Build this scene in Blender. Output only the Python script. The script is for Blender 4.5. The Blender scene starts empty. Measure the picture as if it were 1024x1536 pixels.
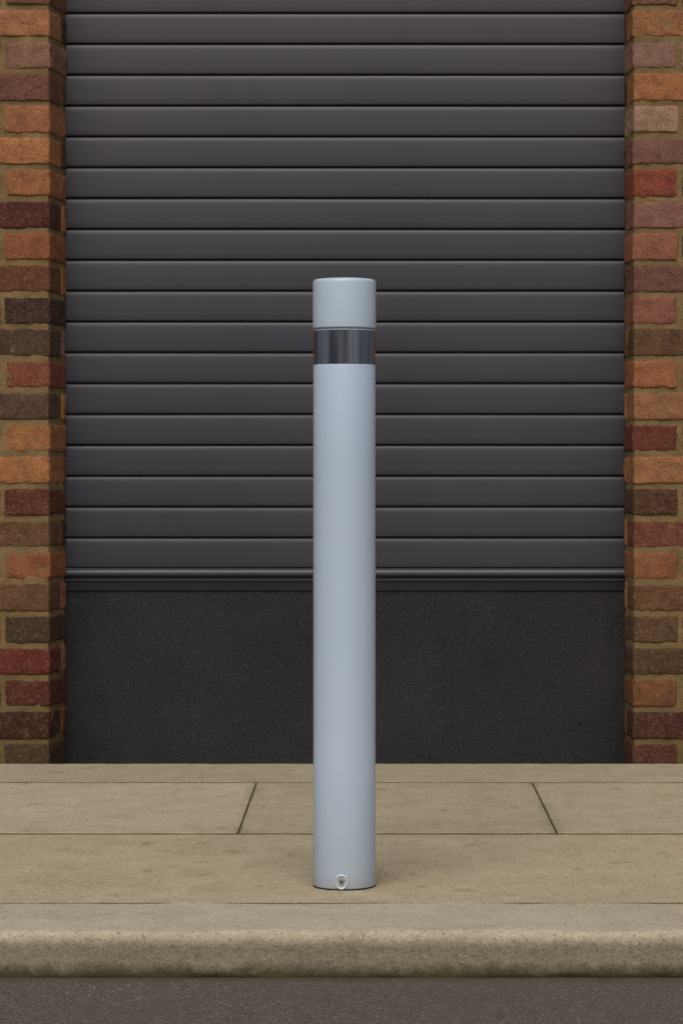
import bpy, bmesh, math, random
from mathutils import Vector, noise
random.seed(7)
S = bpy.context.scene
COL = S.collection
R = math.radians

# ------------------------------------------------------------------ helpers
def lin(c):
    return tuple(((v/255)/12.92 if v/255 <= 0.04045 else ((v/255+0.055)/1.055)**2.4) for v in c)

def link(name, me, mats, parent=None, smooth=True, sharp=40):
    if not isinstance(mats, (list, tuple)): mats = [mats]
    for m in mats: me.materials.append(m)
    o = bpy.data.objects.new(name, me); COL.objects.link(o)
    if parent: o.parent = parent
    if smooth:
        for p in me.polygons: p.use_smooth = True
        me.set_sharp_from_angle(angle=R(sharp))
    return o

def empty(name, loc, parent=None):
    o = bpy.data.objects.new(name, None); COL.objects.link(o)
    o.location = loc; o.empty_display_size = 0.1
    if parent: o.parent = parent
    return o

def tag(o, label=None, cat=None, kind=None, group=None):
    if label: o['label'] = label
    if cat: o['category'] = cat
    if kind: o['kind'] = kind
    if group: o['group'] = group

class MB:
    """collects vertices, faces, colours, material indices"""
    def __init__(s): s.v=[]; s.f=[]; s.c=[]; s.m=[]
    def add(s, verts, faces, col=(1,1,1), mi=0):
        b=len(s.v); s.v+=verts; s.c+=(col if isinstance(col,list) else [col]*len(verts))
        for f in faces: s.f.append([b+i for i in f]); s.m.append(mi)
    def mesh(s, name):
        me=bpy.data.meshes.new(name); me.from_pydata([tuple(v) for v in s.v],[],s.f); me.update()
        a=me.color_attributes.new('tint','FLOAT_COLOR','POINT')
        for i,c in enumerate(s.c): a.data[i].color=(c[0],c[1],c[2],1)
        me.polygons.foreach_set('material_index', s.m)
        return me

def ticks(a, b, r, step):
    L=b-a
    r=min(r,L*0.45)
    n=max(1,int((L-2*r)/step))
    t=[a,a+r*0.35,a+r]
    t+=[a+r+(L-2*r)*i/n for i in range(1,n)]
    t+=[b-r,b-r*0.35,b]
    return t

def rbox(lo, hi, r, step=(0.02,0.02,0.02), amp=0.0, freq=60, mapf=None, seed=0.0, skip=()):
    """rounded box out of six grids with noise pushed into the surface"""
    verts=[]; faces=[]
    T=[ticks(lo[i],hi[i],r,step[i]) for i in range(3)]
    idx={}
    def V(p):
        k=(round(p[0],6),round(p[1],6),round(p[2],6))
        if k in idx: return idx[k]
        q=Vector([min(max(p[i],lo[i]+r),hi[i]-r) for i in range(3)])
        d=Vector(p)-q
        if d.length>1e-9:
            d.normalize(); pos=q+d*r
        else: pos=Vector(p); d=Vector((0,0,0))
        if amp:
            nv=noise.noise_vector(Vector(p)*freq+Vector((seed,seed*1.7,seed*.3)))
            n2=noise.noise(Vector(p)*freq*3.1+Vector((seed,0,0)))
            pos=pos+nv*amp+d*(n2*amp*.6)
        idx[k]=len(verts)
        verts.append(mapf(pos) if mapf else pos)
        return idx[k]
    for ax in range(3):
        a,b=(ax+1)%3,(ax+2)%3
        for side in (0,1):
            if (ax,side) in skip: continue
            for i in range(len(T[a])-1):
                for j in range(len(T[b])-1):
                    q=[]
                    for (u,w) in ((i,j),(i+1,j),(i+1,j+1),(i,j+1)):
                        p=[0,0,0]; p[ax]=(lo,hi)[side][ax]; p[a]=T[a][u]; p[b]=T[b][w]; q.append(V(p))
                    if not side: q=q[::-1]
                    if len(set(q))==4: faces.append(q)
    return verts,faces

def lathe(prof, n=96):
    """prof: list of (radius, z) bottom to top"""
    v=[];f=[]
    for (r,z) in prof:
        for k in range(n):
            a=2*math.pi*k/n; v.append((r*math.cos(a),r*math.sin(a),z))
    for i in range(len(prof)-1):
        for k in range(n):
            k2=(k+1)%n
            f.append([i*n+k,i*n+k2,(i+1)*n+k2,(i+1)*n+k])
    return v,f

# ------------------------------------------------------------------ node helper
class NT:
    def __init__(s,name):
        s.m=bpy.data.materials.new(name); s.m.use_nodes=True
        s.t=s.m.node_tree; s.t.nodes.clear()
        s.out=s.n('ShaderNodeOutputMaterial'); s.b=s.n('ShaderNodeBsdfPrincipled')
        s.l(s.b.outputs[0],s.out.inputs[0])
        s.co=s.n('ShaderNodeTexCoord').outputs['Object']
    def n(s,t): return s.t.nodes.new(t)
    def l(s,a,b): s.t.links.new(a,b)
    def put(s,inp,v):
        if isinstance(v,bpy.types.NodeSocket): s.l(v,inp)
        elif isinstance(v,(tuple,list)) and len(v)==3 and inp.type=='RGBA': inp.default_value=(*v,1)
        else: inp.default_value=v
    def map(s,scale=(1,1,1),src=None):
        m=s.n('ShaderNodeMapping'); s.l(src or s.co,m.inputs[0]); m.inputs['Scale'].default_value=scale
        return m.outputs[0]
    def noise(s,scale,detail=4,rough=.55,vec=None,dist=0):
        n=s.n('ShaderNodeTexNoise'); s.l(vec or s.co,n.inputs['Vector'])
        n.inputs['Scale'].default_value=scale; n.inputs['Detail'].default_value=detail
        n.inputs['Roughness'].default_value=rough; n.inputs['Distortion'].default_value=dist
        return n.outputs[0]
    def voro(s,scale,out='Distance',vec=None):
        n=s.n('ShaderNodeTexVoronoi'); s.l(vec or s.co,n.inputs['Vector']); n.inputs['Scale'].default_value=scale
        return n.outputs[out]
    def rng(s,v,a,b,c=0.0,d=1.0):
        n=s.n('ShaderNodeMapRange'); n.clamp=True
        s.put(n.inputs[0],v)
        for i,x in enumerate((a,b,c,d)): s.put(n.inputs[i+1],x)
        return n.outputs[0]
    def math(s,op,a,b=0.0):
        n=s.n('ShaderNodeMath'); n.operation=op; s.put(n.inputs[0],a); s.put(n.inputs[1],b); return n.outputs[0]
    def mix(s,f,a,b,mode='MIX'):
        n=s.n('ShaderNodeMix'); n.data_type='RGBA'; n.blend_type=mode
        s.put(n.inputs[0],f); s.put(n.inputs[6],a); s.put(n.inputs[7],b); return n.outputs[2]
    def sep(s,ax,src=None):
        n=s.n('ShaderNodeSeparateXYZ'); s.l(src or s.co,n.inputs[0]); return n.outputs[ax]
    def attr(s,name='tint'):
        n=s.n('ShaderNodeAttribute'); n.attribute_name=name; return n.outputs['Color']
    def bump(s,h,dist,strength=1.0,prev=None):
        n=s.n('ShaderNodeBump'); s.l(h,n.inputs['Height']); n.inputs['Distance'].default_value=dist
        n.inputs['Strength'].default_value=strength
        if prev: s.l(prev,n.inputs['Normal'])
        return n.outputs[0]
    def fin(s,col,rough,normal=None,metal=0.0,spec=0.5):
        s.put(s.b.inputs['Base Color'],col); s.put(s.b.inputs['Roughness'],rough); s.put(s.b.inputs['Metallic'],metal)
        s.b.inputs['Specular IOR Level'].default_value=spec
        if normal: s.l(normal,s.b.inputs['Normal'])
        return s.m

# ------------------------------------------------------------------ materials
def mat_brick():
    t=NT('brick'); c=t.attr()
    big=t.noise(24,6,.65,dist=.4); mid=t.noise(120,5,.72); fine=t.noise(420,4,.75); spk=t.noise(230,3,.6)
    c=t.mix(t.rng(big,.40,.66,0,.72),c,t.mix(1.0,c,(.52,.50,.58),'MULTIPLY'))
    c=t.mix(t.rng(t.noise(17,4,.6),.38,.25,0,.5),c,t.mix(1.0,c,(1.32,1.32,1.2),'MULTIPLY'))
    c=t.mix(t.rng(mid,.50,.70,0,.42),c,t.mix(.5,t.mix(1.0,c,(1.6,1.5,1.35),'MULTIPLY'),lin((170,144,114))))
    c=t.mix(t.rng(t.noise(60,5,.65,dist=1),.54,.70,0,.42),c,lin((112,94,68)))
    c=t.mix(t.rng(spk,.59,.68,0,.75),c,(.020,.017,.015))
    c=t.mix(t.rng(fine,.3,.75,.0,.7),c,t.mix(1.0,c,(1.5,1.45,1.4),'MULTIPLY'))
    h=t.math('ADD',t.math('MULTIPLY',mid,.6),t.math('MULTIPLY',fine,.4))
    b=t.bump(big,.006,.7); b=t.bump(h,.007,1,b)
    b=t.bump(spk,.004,.9,b)
    return t.fin(c,.95,b,spec=.15)
def mat_mortar():
    t=NT('mortar')
    n1=t.noise(14,5,.6); fine=t.noise(500,3,.7)
    c=t.mix(t.rng(n1,.3,.7),lin((98,80,52)),lin((142,116,80)))
    c=t.mix(t.rng(fine,.4,.8,0,.5),c,lin((174,150,108)))
    c=t.mix(t.rng(t.noise(260,2),.62,.75,0,.7),c,lin((50,38,24)))
    c=t.mix(t.rng(t.sep(2),.32,-.02,0,.55),c,lin((82,74,46)))
    return t.fin(c,.95,t.bump(t.math('ADD',fine,t.noise(120,3)),.004,.9),spec=.15)
def mat_slab(name,dark,light,moss=False):
    t=NT(name); a=t.attr(); z=t.sep(2)
    st=t.noise(2.6,6,.62); st2=t.noise(11,6,.65,dist=.6); fine=t.noise(330,4,.72)
    c=t.mix(t.rng(st2,.25,.75),dark,light)
    c=t.mix(t.rng(st,.38,.68,0,.36),c,t.mix(1.0,c,(.78,.76,.72),'MULTIPLY'))
    c=t.mix(t.rng(fine,.25,.8,0,1),t.mix(1.0,c,(.66,.65,.63),'MULTIPLY'),t.mix(1.0,c,(1.32,1.32,1.31),'MULTIPLY'))
    v=t.voro(260,'Color'); vs=t.sep(0,v)
    c=t.mix(t.rng(vs,.90,.97,0,.5),c,lin((210,200,178)))
    c=t.mix(t.rng(vs,.10,.03,0,.45),c,lin((88,79,64)))
    c=t.mix(1.0,c,a,'MULTIPLY')
    h=t.math('ADD',fine,t.math('MULTIPLY',t.noise(90,4,.6),.8))
    dist=.0035
    if moss:
        nz=t.noise(34,6,.7); pit=t.noise(90,5,.7)
        lvl=t.math('ADD',z,t.math('MULTIPLY',t.math('SUBTRACT',nz,.5),.016))
        face=t.rng(lvl,-.002,-.024,0,.78)
        c=t.mix(face,c,t.mix(t.rng(pit,.35,.65),lin((104,95,76)),lin((136,126,104))))
        c=t.mix(t.math('MULTIPLY',t.rng(t.noise(260,4,.7),.55,.67),face),c,lin((78,70,54)))
        lv2=t.math('ADD',z,t.math('MULTIPLY',t.math('SUBTRACT',t.noise(26,6,.75),.5),.040))
        c=t.mix(t.rng(lv2,-.044,-.062,0,.85),c,lin((58,57,30)))
        c=t.mix(t.rng(t.math('ADD',z,t.math('MULTIPLY',t.math('SUBTRACT',t.noise(9,4),.5),.02)),-.062,-.068,0,.75),c,lin((30,28,16)))
        h=t.math('ADD',h,t.math('MULTIPLY',pit,.6)); dist=.0035
    else:
        c=t.mix(t.rng(z,-.0010,-.0022,0,.85),c,t.mix(t.rng(t.noise(25,4,.6),.4,.6),lin((84,76,54)),lin((64,64,36))))
    return t.fin(c,.93,t.bump(h,dist,.75),spec=.2)
def mat_joint():
    t=NT('joint_grime')
    c=t.mix(t.rng(t.noise(18,4,.6),.4,.62),lin((88,78,56)),lin((84,90,50)))
    c=t.mix(t.rng(t.noise(240,3),.5,.8),c,lin((124,116,82)))
    return t.fin(c,1,t.bump(t.noise(300,3),.004,1),spec=.1)
def mat_road():
    t=NT('asphalt')
    v=t.voro(330,'Color'); d=t.voro(330); s=t.sep(0,v); s2=t.sep(1,v)
    c=t.mix(s,lin((72,66,61)),lin((106,98,91)))
    c=t.mix(t.rng(s2,.93,.97,0,.7),c,lin((164,154,143)))
    c=t.mix(t.rng(d,.5,.8,0,.45),c,lin((52,48,45)))
    c=t.mix(t.rng(t.noise(5,5,.6),.35,.7,0,.4),c,lin((86,80,72)))
    c=t.mix(t.rng(t.noise(560,3,.7),.55,.75,0,.35),c,lin((134,126,116)))
    y=t.math('ADD',t.sep(1),t.math('MULTIPLY',t.math('SUBTRACT',t.noise(16,5,.6),.5),.07))
    c=t.mix(t.rng(y,4.12,4.165,0,.75),c,lin((72,67,48)))
    h=t.math('SUBTRACT',t.math('MULTIPLY',s,.5),d)
    return t.fin(c,.95,t.bump(h,.0025,.6),spec=.12)
def mat_shutter(name='dark_coated_metal',k=1.0,rough=.0):
    t=NT(name)
    n=t.noise(1.3,3,.5); drip=t.noise(5,4,.5,vec=t.map((1,1,.12))); f=t.noise(160,3,.6)
    c=t.mix(t.rng(n,.3,.7),lin((49,50,57)),lin((56,56,64)))
    c=t.mix(t.rng(t.sep(2),.6,1.9,0,.55),c,lin((70,66,69)))
    c=t.mix(t.rng(drip,.42,.72,0,.22),c,lin((42,42,46)))
    c=t.mix(t.rng(f,.62,.76,0,.12),c,lin((98,94,92)))
    if k!=1: c=t.mix(1.0,c,(k,k,k),'MULTIPLY')
    return t.fin(c,t.rng(n,.3,.7,.36,.44),t.bump(t.noise(9,2,vec=t.map((.4,1,1))),.0008,.4),metal=.0,spec=.38)
def mat_panel():
    t=NT('dark_roughcast')
    f=t.noise(460,4,.75); v=t.voro(440,'Color'); s=t.sep(0,v)
    c=t.mix(t.rng(t.noise(4,5,.65),.3,.7),lin((40,40,42)),lin((52,51,52)))
    c=t.mix(t.rng(s,.75,.98,0,.45),c,lin((80,78,77)))
    c=t.mix(t.rng(s,.3,.05,0,.4),c,lin((29,29,31)))
    c=t.mix(t.rng(f,.55,.75,0,.35),c,lin((80,78,77)))
    return t.fin(c,.95,t.bump(t.math('ADD',f,t.math('MULTIPLY',s,.5)),.0025,.7),spec=.15)
def mat_paint(name,col,dirt=True):
    t=NT(name)
    n=t.noise(6,5,.6); n2=t.noise(3,4,.6,vec=t.map((1,1,.25)))
    c=t.mix(t.rng(n,.3,.7,0,.5),col,tuple(x*.95 for x in col))
    c=t.mix(t.rng(n2,.45,.7,0,.25),c,tuple(x*y for x,y in zip(col,(.97,.94,.90))))
    if dirt:
        z=t.math('ADD',t.sep(2),t.math('MULTIPLY',t.math('SUBTRACT',t.noise(30,5,.6),.5),.05))
        c=t.mix(t.rng(z,.03,-.01,0,.4),c,lin((150,142,126)))
        c=t.mix(t.rng(t.noise(150,3),.70,.78,0,.3),c,lin((120,118,112)))
    return t.fin(c,t.rng(n,.3,.7,.28,.36),t.bump(t.noise(350,2),.0003,.3),spec=.5)
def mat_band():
    t=NT('steel_painted_reflections')
    st=t.noise(40,2,.5,vec=t.map((1,1,.02))); st2=t.noise(220,2,.6,vec=t.map((1,1,.01)))  # light and dark streaks painted into the steel stand in for vertical reflections
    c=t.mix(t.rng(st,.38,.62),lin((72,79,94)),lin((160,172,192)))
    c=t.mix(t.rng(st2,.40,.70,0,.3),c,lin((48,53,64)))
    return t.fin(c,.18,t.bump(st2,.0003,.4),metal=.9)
def mat_flat(name,col,rough=.6,metal=0):
    t=NT(name); c=t.mix(t.rng(t.noise(200,3),.3,.7),col,tuple(x*.7 for x in col))
    return t.fin(c,rough,metal=metal)

M_brick=mat_brick(); M_mortar=mat_mortar(); M_joint=mat_joint(); M_road=mat_road()
M_slab=mat_slab('paving_stone',lin((169,157,131)),lin((192,180,155)))
M_kerb=mat_slab('kerb_stone',lin((174,164,140)),lin((200,190,166)),True)
M_shut=mat_shutter(); M_panel=mat_panel()
M_bead=mat_shutter('bead_metal',1.7); M_rail=mat_shutter('dark_rail_metal',1.15); M_seal=mat_shutter('black_rubber',.25)
M_paint=mat_paint('blue_grey_paint',lin((174,190,207)))
M_paintc=mat_paint('cap_paint',lin((177,193,206)),False)
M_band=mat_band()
M_dark=mat_flat('dark_gap',(.012,.012,.014),.7)
M_lockrim=mat_flat('lock_metal',lin((204,210,214)),.35,.1)
M_lockface=mat_flat('lock_face',lin((176,180,182)),.5,.1)

# ------------------------------------------------------------------ measurements (metres; x right, y away, z up)
DW=6.481           # front face of the brickwork
REC=0.15           # depth of the opening
ZR=-0.068          # road level

# ------------------------------------------------------------------ road
def sheet(name,xs,ys,z,mat):
    b=MB(); v=[];f=[]
    for y in ys:
        for x in xs: v.append((x,y,z))
    n=len(xs)
    for j in range(len(ys)-1):
        for i in range(n-1): f.append([j*n+i,j*n+i+1,(j+1)*n+i+1,(j+1)*n+i])
    b.add(v,f); return link(name,b.mesh(name),mat,smooth=False)
o=sheet('road',[-150,-20,-4,4,20,150],[-150,-20,0,3,4.3,20,150],ZR,M_road)
tag(o,'dark grey asphalt road in front of the stone kerb','road','structure')

# ------------------------------------------------------------------ kerb
kb=MB()
Y0,Y1=4.165,4.438
def kerb_stone(x0,x1,step,seed):
    r=.019
    prof=[(Y0,-.10),(Y0,-.085),(Y0,-.068),(Y0,-.060),(Y0,-.052),(Y0+.0005,-.044),(Y0+.001,-.036),(Y0+.001,-.028)]
    prof+=[(Y0+.001+r-r*math.cos(a),-r+r*math.sin(a)) for a in [R(k) for k in range(0,91,10)]]
    prof+=[(Y0+.028+(Y1-Y0-.034)*i/14,0) for i in range(1,15)]
    prof+=[(Y1-.002,-.001),(Y1,-.004),(Y1,-.03),(Y1,-.10)]
    n=max(2,int((x1-x0)/step)); v=[];f=[]
    m=len(prof)
    xs=[x0,x0+.002]+[x0+.004+(x1-x0-.008)*i/n for i in range(n+1)]+[x1-.002,x1]
    for i,x in enumerate(xs):
        e=min(x-x0,x1-x); sh=max(0,.004-e)
        for (y,z) in prof:
            p=Vector((x,y,z)); q=noise.noise_vector(p*9+Vector((seed,0,0)))*.0035+noise.noise_vector(p*42)*.0012+noise.noise_vector(p*120)*.0006
            if z>-.001 and y>Y0+.030: q.z*=.3
            zz=z-sh if z>-.09 else z
            v.append((x,y+q.y+(sh if y<Y0+.02 else 0),zz+q.z))
    for i in range(len(xs)-1):
        for j in range(m-1): f.append([i*m+j,(i+1)*m+j,(i+1)*m+j+1,i*m+j+1])
    f.append(list(range(m))); f.append([(len(xs)-1)*m+j for j in range(m)][::-1])
    t=random.uniform(.96,1.03); kb.add(v,f,(t,t,t*.99))
edges=[-12.2,-9.9,-7.5,-5.2,-2.98,-.665,.575,1.5,2.42,4.7,7,9.3,11.6]
for a,b in zip(edges[:-1],edges[1:]):
    kerb_stone(a+.002,b-.002,.005 if b-a<2 else .05,a)
o=link('kerb',kb.mesh('kerb'),M_kerb,sharp=60)
tag(o,'worn round nosed stone kerb between pavement and road','kerb','structure')

# ------------------------------------------------------------------ pavement
pv=MB()
def slab(x0,x1,y0,y1,fine,tint,dz=0.0,stain=0.0):
    s=.014 if fine else .12
    v,f=rbox((x0,y0,-.06),(x1,y1,dz),.0030,(s,s,.06),.0006,28,None,x0*3+y0,skip=((2,0),))
    cols=[]
    for p in v:
        e=min(p[0]-x0,x1-p[0])
        ey=min(p[1]-y0,y1-p[1])
        n=.5+noise.noise(Vector((p[0]*30,p[1]*22,1.0)))
        n2=.5+.5*noise.noise(Vector((p[0]*3,p[1]*5,9.0)))
        k=max(0,1-e/(.034*n+.004))*stain*max(0,min(1,.6+1.6*noise.noise(Vector((p[0]*2,p[1]*7,3.0)))))+max(0,1-ey/(.05*n+.004))*.35
        k=min(1,k)*(.35+.65*n2)
        cols.append(tuple(tc*(1-k*kk) for tc,kk in zip(tint,(.40,.34,.52))))
    pv.add(v,f,cols,0)
def tint():
    a=random.uniform(.95,1.04); return (a,a*random.uniform(.99,1.01),a*random.uniform(.96,1.02))
rows=[(4.450,5.255,[-9.6,-7.6,-5.6,-3.7,-2.2,-.80,.72,2.1,3.6,5.6,7.6,9.6],0),
      (5.278,6.090,[-9.4,-7.4,-5.4,-3.3,-2.07,-1.46,-.857,-.2545,.3450,.948,1.55,2.15,3.4,5.4,7.4,9.4],1),
      (6.117,6.477,[-9,-6,-3,-.95,.85,3,6,9],2)]
for y0,y1,xs,ri in rows:
    for a,b in zip(xs[:-1],xs[1:]):
        tt=tint()
        if ri==0 and a==-.80: tt=(1.0,.97,.92)
        if ri==1 and abs(a+.857)<.01: tt=(1.02,1.03,1.04)
        if ri==1 and abs(a+.2545)<.01: tt=(.92,.91,.87)
        if ri==1 and abs(a-.345)<.01: tt=(.95,.945,.91)
        if ri==2: tt=(.87,.875,.86)
        gg=.0015
        slab(a+gg,b-gg,y0,y1,(abs(a)<1.6 and abs(b)<1.6),tt,random.uniform(-.0004,.0004),.8 if ri==1 else .4)
v=[];f=[]
nx,ny=240,120
for j in range(ny+1):
    for i in range(nx+1):
        x=-9.3+18.6*i/nx; y=4.43+2.05*j/ny
        v.append((x,y,-.0040))
for j in range(ny):
    for i in range(nx): f.append([j*(nx+1)+i,j*(nx+1)+i+1,(j+1)*(nx+1)+i+1,(j+1)*(nx+1)+i])
pv.add(v,f,(1,1,1),1)
o=link('pavement',pv.mesh('pavement'),[M_slab,M_joint],sharp=60)
tag(o,'sandy stone slab pavement with mossy joints in front of the shutter','pavement','structure')

# ------------------------------------------------------------------ building
BLD=empty('building',(0,DW,0))
tag(BLD,'brick building front with closed dark roller shutter above a dark roughcast panel','building')

P=.0739; Z0=.0137; BH=.0308
left_c=[(80,60,35),(75,38,30),(92,42,28),(118,46,32),(75,58,38),(112,76,46),(150,86,40),(112,76,45),(104,52,35),(172,108,48),(166,106,48),(102,74,60),(140,70,46),(88,64,50),(78,50,45),(118,68,42),(154,86,44),(94,46,42),(168,102,48),(180,112,54),(170,104,58),(128,80,62),(152,106,82),(182,116,64),(120,80,50)]
right_c=[(94,50,36),(84,46,37),(132,80,42),(92,66,40),(102,72,45),(118,78,47),(154,92,48),(124,66,46),(92,58,38),(170,110,58),(116,54,36),(164,108,60),(168,98,50),(108,76,46),(152,88,68),(122,78,64),(160,94,68),(148,98,82),(144,62,42),(138,92,78),(172,132,102),(176,108,50),(156,114,94),(168,108,54),(128,90,62)]
PAL=left_c+right_c
def pier(side,colors,corner,splay,wid,lab):
    bk=MB(); nr=34
    def mp(p):
        u,v_,z=p
        sp=splay*min(max(v_,0),REC)/REC
        x=corner+ (sp-u if side<0 else -sp+u)
        return Vector((x,v_,z))
    def brick(u0,u1,v0,v1,zc,col,fine):
        j=lambda a:random.uniform(-a,a)
        c=lin(col); k=random.uniform(.93,1.06)
        g=c[0]*.35+c[1]*.5+c[2]*.15
        c=tuple((x*.79+g*.21*y)*k*.94 for x,y in zip(c,(1.06,1.0,.88)))
        hz=BH+j(.001)
        s=.007 if fine else .06
        v,f=rbox((u0+.001+j(.0015),v0+j(.0018),zc-hz),(u1+j(.0025),v1,zc+hz+j(.001)),.0046,(s,s,s),.0025 if fine else .001,66,mp,random.uniform(0,90))
        if side<0: f=[q[::-1] for q in f]
        bk.add(v,f,c)
    for k in range(-1,nr):
        zc=Z0+P*k
        col=colors[k] if 0<=k<len(colors) else random.choice(PAL)
        st=(k%2==1)
        if st:
            brick(0,.215,0,.1025,zc,col,True)
            brick(0,.1,.1135,REC-.002,zc,random.choice(PAL),True)
            u=.226
        else:
            brick(0,.1035,0,REC-.002,zc,col,True)
            u=.1145
        while u<wid:
            e=min(u+.215,wid)
            if e-u>.03: brick(u,e,0,.1025,zc,random.choice(PAL),u<.3)
            u+=.226
    o=link('wall',bk.mesh('wall'),M_brick,BLD,sharp=70); tag(o,lab)
    mo=MB(); top=Z0+P*(nr-1)+.035
    lo=(.0036,.0032,-.07); hi=(wid-.003,REC-.0005,top)
    v,f=rbox(lo,hi,.004,(.014,.02,.010),.0018,45,mp,3.3)
    if side<0: f=[q[::-1] for q in f]
    mo.add(v,f)
    link('mortar',mo.mesh('mortar'),M_mortar,o,sharp=70)
    return top
top=pier(-1,left_c,-.748,.022,1.9,'brick wall on the left of the shutter with orange, brown and dark red bricks')
pier(1,right_c,.599,.008,1.9,'brick wall on the right of the shutter with pinkish, orange and red bricks')

lt=MB(); v,f=rbox((-2.6,.012,top+.004),(2.5,REC+.1,top+.24),.006,(.2,.1,.1),.001,20); lt.add(v,f)
M_lint=mat_slab('lintel_concrete',lin((120,112,98)),lin((150,142,126)))
link('lintel',lt.mesh('lintel'),M_lint,BLD)

fl=MB(); v,f=rbox((-.86,.001,-.066),(.70,REC+.06,-.034),.003,(.05,.05,.05),.0008,30); fl.add(v,f,(.6,.6,.55))
link('sill',fl.mesh('sill'),M_lint,BLD)

YS=REC+.004
ZB=.702+(690-886)/633.5
pn=MB(); v,f=rbox((-.83,YS+.008,-.033),(.68,YS+.07,ZB+.02),.003,(.02,.03,.02),.0009,30); pn.add(v,f)
o=link('base_panel',pn.mesh('base_panel'),M_panel,BLD); tag(o,'dark gritty roughcast panel under the roller shutter')

SH=MB(); SP=46.33/633.5; zb=.702+(690-853)/633.5
prof=[]
base=[(0.0,.012),(.022,.012),(.027,.003),(.036,.0002),(.052,-.0010),(.08,-.0014),(.25,-.0017),(.45,-.0019),(.65,-.0018),(.82,-.0014),(.92,-.0009),(.955,.0002),(.970,.0025),(.978,.006),(.984,.012)]
ns=31
for k in range(ns):
    for (t,y) in base: prof.append((YS+.002+y,zb+(k+t)*SP,k))
xs=[-.80+1.46*i/60 for i in range(61)]
v=[];f=[];m=len(prof)
for x in xs:
    for (y,z,k) in prof:
        w=noise.noise(Vector((x*1.1,k*3.7,0)))*.0004; w2=noise.noise(Vector((x*1.6,k*5.1,4)))*.0005
        v.append((x,y+w,z+w2))
for i in range(len(xs)-1):
    for j in range(m-1): f.append([i*m+j,(i+1)*m+j,(i+1)*m+j+1,i*m+j+1])
SH.add(v,f)
shut=link('roller_shutter',SH.mesh('roller_shutter'),M_shut,BLD,sharp=35)
tag(shut,'closed charcoal metal roller shutter with horizontal slats')
# bottom rail: half-round bead, groove, thin lip, rubber strip
br=MB()
bead=[(YS+.010,zb-.0010)]+[(YS+.003-.0085*math.sin(R(a)),zb-.0100+.0085*math.cos(R(a))) for a in range(0,181,15)]+[(YS+.012,zb-.0192)]
lip=[(YS+.012,zb-.0192),(YS+.012,zb-.0232),(YS+.002,zb-.0240),(YS-.001,zb-.0252),(YS-.001,zb-.0282),(YS+.002,zb-.0296),(YS+.0035,zb-.030)]
seal=[(YS+.0035,zb-.030),(YS+.0035,zb-.040),(YS+.0035,ZB),(YS+.016,ZB-.001)]
for pr,mi in ((bead,0),(lip,1),(seal,2)):
    v=[];f=[];m=len(pr)
    for x in xs:
        for (y,z) in pr: v.append((x,y+noise.noise(Vector((x*2,1,0)))*.0006,z+noise.noise(Vector((x*2,7,0)))*.0006))
    for i in range(len(xs)-1):
        for j in range(m-1): f.append([i*m+j+1,(i+1)*m+j+1,(i+1)*m+j,i*m+j])
    br.add(v,f,(1,1,1),mi)
link('bottom_rail',br.mesh('bottom_rail'),[M_bead,M_rail,M_seal],shut,sharp=35)

# ------------------------------------------------------------------ bollard
BX,BY=-.0480,4.6165
BOL=empty('bollard',(BX,BY,0))
tag(BOL,'blue grey steel bollard with a dark metallic band standing on the pavement','bollard')
r=.0512
def lpart(name,prof,mat,parent=BOL,sharp=30,loc=None):
    b=MB(); v,f=lathe(prof); b.add(v,f); o=link(name,b.mesh(name),mat,parent,sharp=sharp)
    return o
lpart('contact_line',[(.0,-.01),(r+.0004,-.01),(r+.0006,.0014),(r-.0002,.0020),(r-.004,.0022)],M_dark)  # thin dark ring added to draw the dark contact line at the ground
lpart('post',[(r-.003,.0018),(r-.0008,.0021),(r,.0036),(r,.2),(r,.45),(r,.7),(r,.8565),(r-.0005,.8584),(r-.0014,.8590),(.03,.8590),(0,.8590)],M_paint)
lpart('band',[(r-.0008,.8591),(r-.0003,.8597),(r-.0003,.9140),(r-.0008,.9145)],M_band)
lpart('collar',[(.03,.9146),(r-.0010,.9146),(r-.0006,.9149),(r-.0006,.9156),(r-.0012,.9159),(r-.004,.9160),(r-.004,.9178)],M_paintc)
cp=[(r-.004,.9182),(r-.0006,.9184),(r+.0006,.9192),(r+.0008,.9210),(r+.0008,.95),(r+.0008,.9935)]
for a in range(10,91,10): cp.append((r+.0008-.006+.006*math.cos(R(a)),.9935+.006*math.sin(R(a))))
cp+=[(.040,1.0004),(.03,1.0012),(.015,1.0018),(.0,1.0020)]
lpart('cap',cp,M_paintc,sharp=50)

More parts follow.
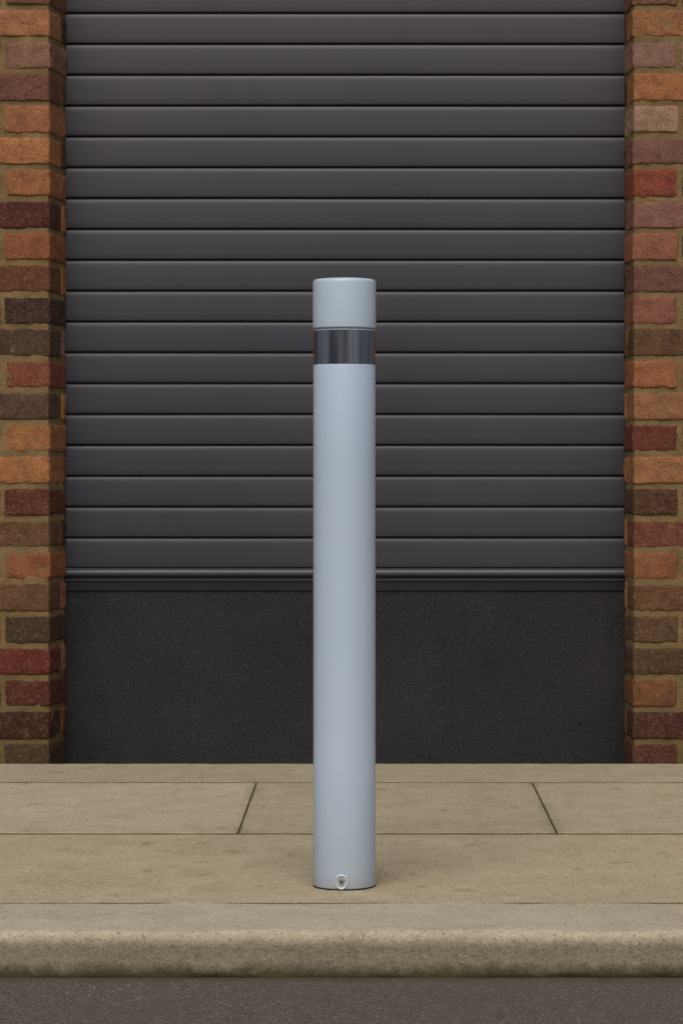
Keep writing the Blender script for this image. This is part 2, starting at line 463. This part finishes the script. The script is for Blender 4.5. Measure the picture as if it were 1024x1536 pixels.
def disc(name,prof,mat,parent,loc,sy=1.0,n=48):
    v,f=lathe(prof,n)
    v=[(a,-c,b*sy) for (a,b,c) in v]     # axis now points to -y
    b=MB(); b.add(v,f); o=link(name,b.mesh(name),mat,parent,sharp=35); o.location=loc; return o
LX=(512-516)/920
lock=disc('lock',[(.0108,-.004),(.0108,.0020),(.0104,.0030),(.0094,.0034),(.0084,.0030),(.0078,.0020),(.0077,.0012)],M_lockrim,BOL,(LX,-r+.0004,.0140),1.15)
disc('lock_face',[(.0078,.0008),(.0076,.0014),(.0,.0015)],M_lockface,lock,(0,0,0),1.15)
kh=MB()
def bar(cx,cz,L,w,ang,y=-.0018):
    c,s=math.cos(ang),math.sin(ang); pts=[]
    for k in range(16):
        a=2*math.pi*k/16
        px=math.copysign(abs(math.cos(a))**.7,math.cos(a))*L; pz=math.copysign(abs(math.sin(a))**.7,math.sin(a))*w
        pts.append((cx+px*c-pz*s,cz+px*s+pz*c))
    v=[(a,y,b) for a,b in pts]+[(a,y+.0006,b) for a,b in pts]
    f=[list(range(16))]+[[i,i+16,(i+1)%16+16,(i+1)%16] for i in range(16)]
    kh.add(v,f)
bar(0,.0006,.0018,.0018,0,-.0020)
for k in range(5):
    a=R(90+72*k); bar(math.cos(a)*.0036,math.sin(a)*.0038+.0006,.0014,.0010,a,-.0021-.0001*k)
bar(-.0008,-.0054,.0006,.0012,0,-.0019); bar(.0018,-.0052,.0006,.0010,.3,-.0018)
link('keyhole',kh.mesh('keyhole'),M_dark,lock,smooth=False)

# ------------------------------------------------------------------ light
w=bpy.data.worlds.new('World'); S.world=w; w.use_nodes=True
nt=w.node_tree; bg=nt.nodes['Background']
sky=nt.nodes.new('ShaderNodeTexSky'); sky.sky_type='NISHITA'; sky.sun_disc=False
EL=50
sky.sun_elevation=R(EL); sky.sun_rotation=R(188); sky.air_density=1.0; sky.dust_density=5.0; sky.ozone_density=1.4
nt.links.new(sky.outputs[0],bg.inputs[0]); bg.inputs[1].default_value=.10
sd=bpy.data.lights.new('sun','SUN'); sd.energy=1.5; sd.angle=R(50); sd.color=(1,.97,.925)
so=bpy.data.objects.new('sun',sd); COL.objects.link(so); so.rotation_euler=(R(90-EL),0,R(-8))

# ------------------------------------------------------------------ camera
cd=bpy.data.cameras.new('camera'); cam=bpy.data.objects.new('camera',cd); COL.objects.link(cam)
cam.location=(0,0,.702); cam.rotation_euler=(R(90),0,0)
cd.sensor_fit='AUTO'; cd.sensor_width=36; cd.lens=4200/1536*36
cd.shift_x=(512-560)/1536; cd.shift_y=(690-768)/1536
cd.clip_start=.05; cd.clip_end=500
S.camera=cam
S.view_settings.view_transform='Standard'; S.view_settings.look='None'; S.view_settings.exposure=0
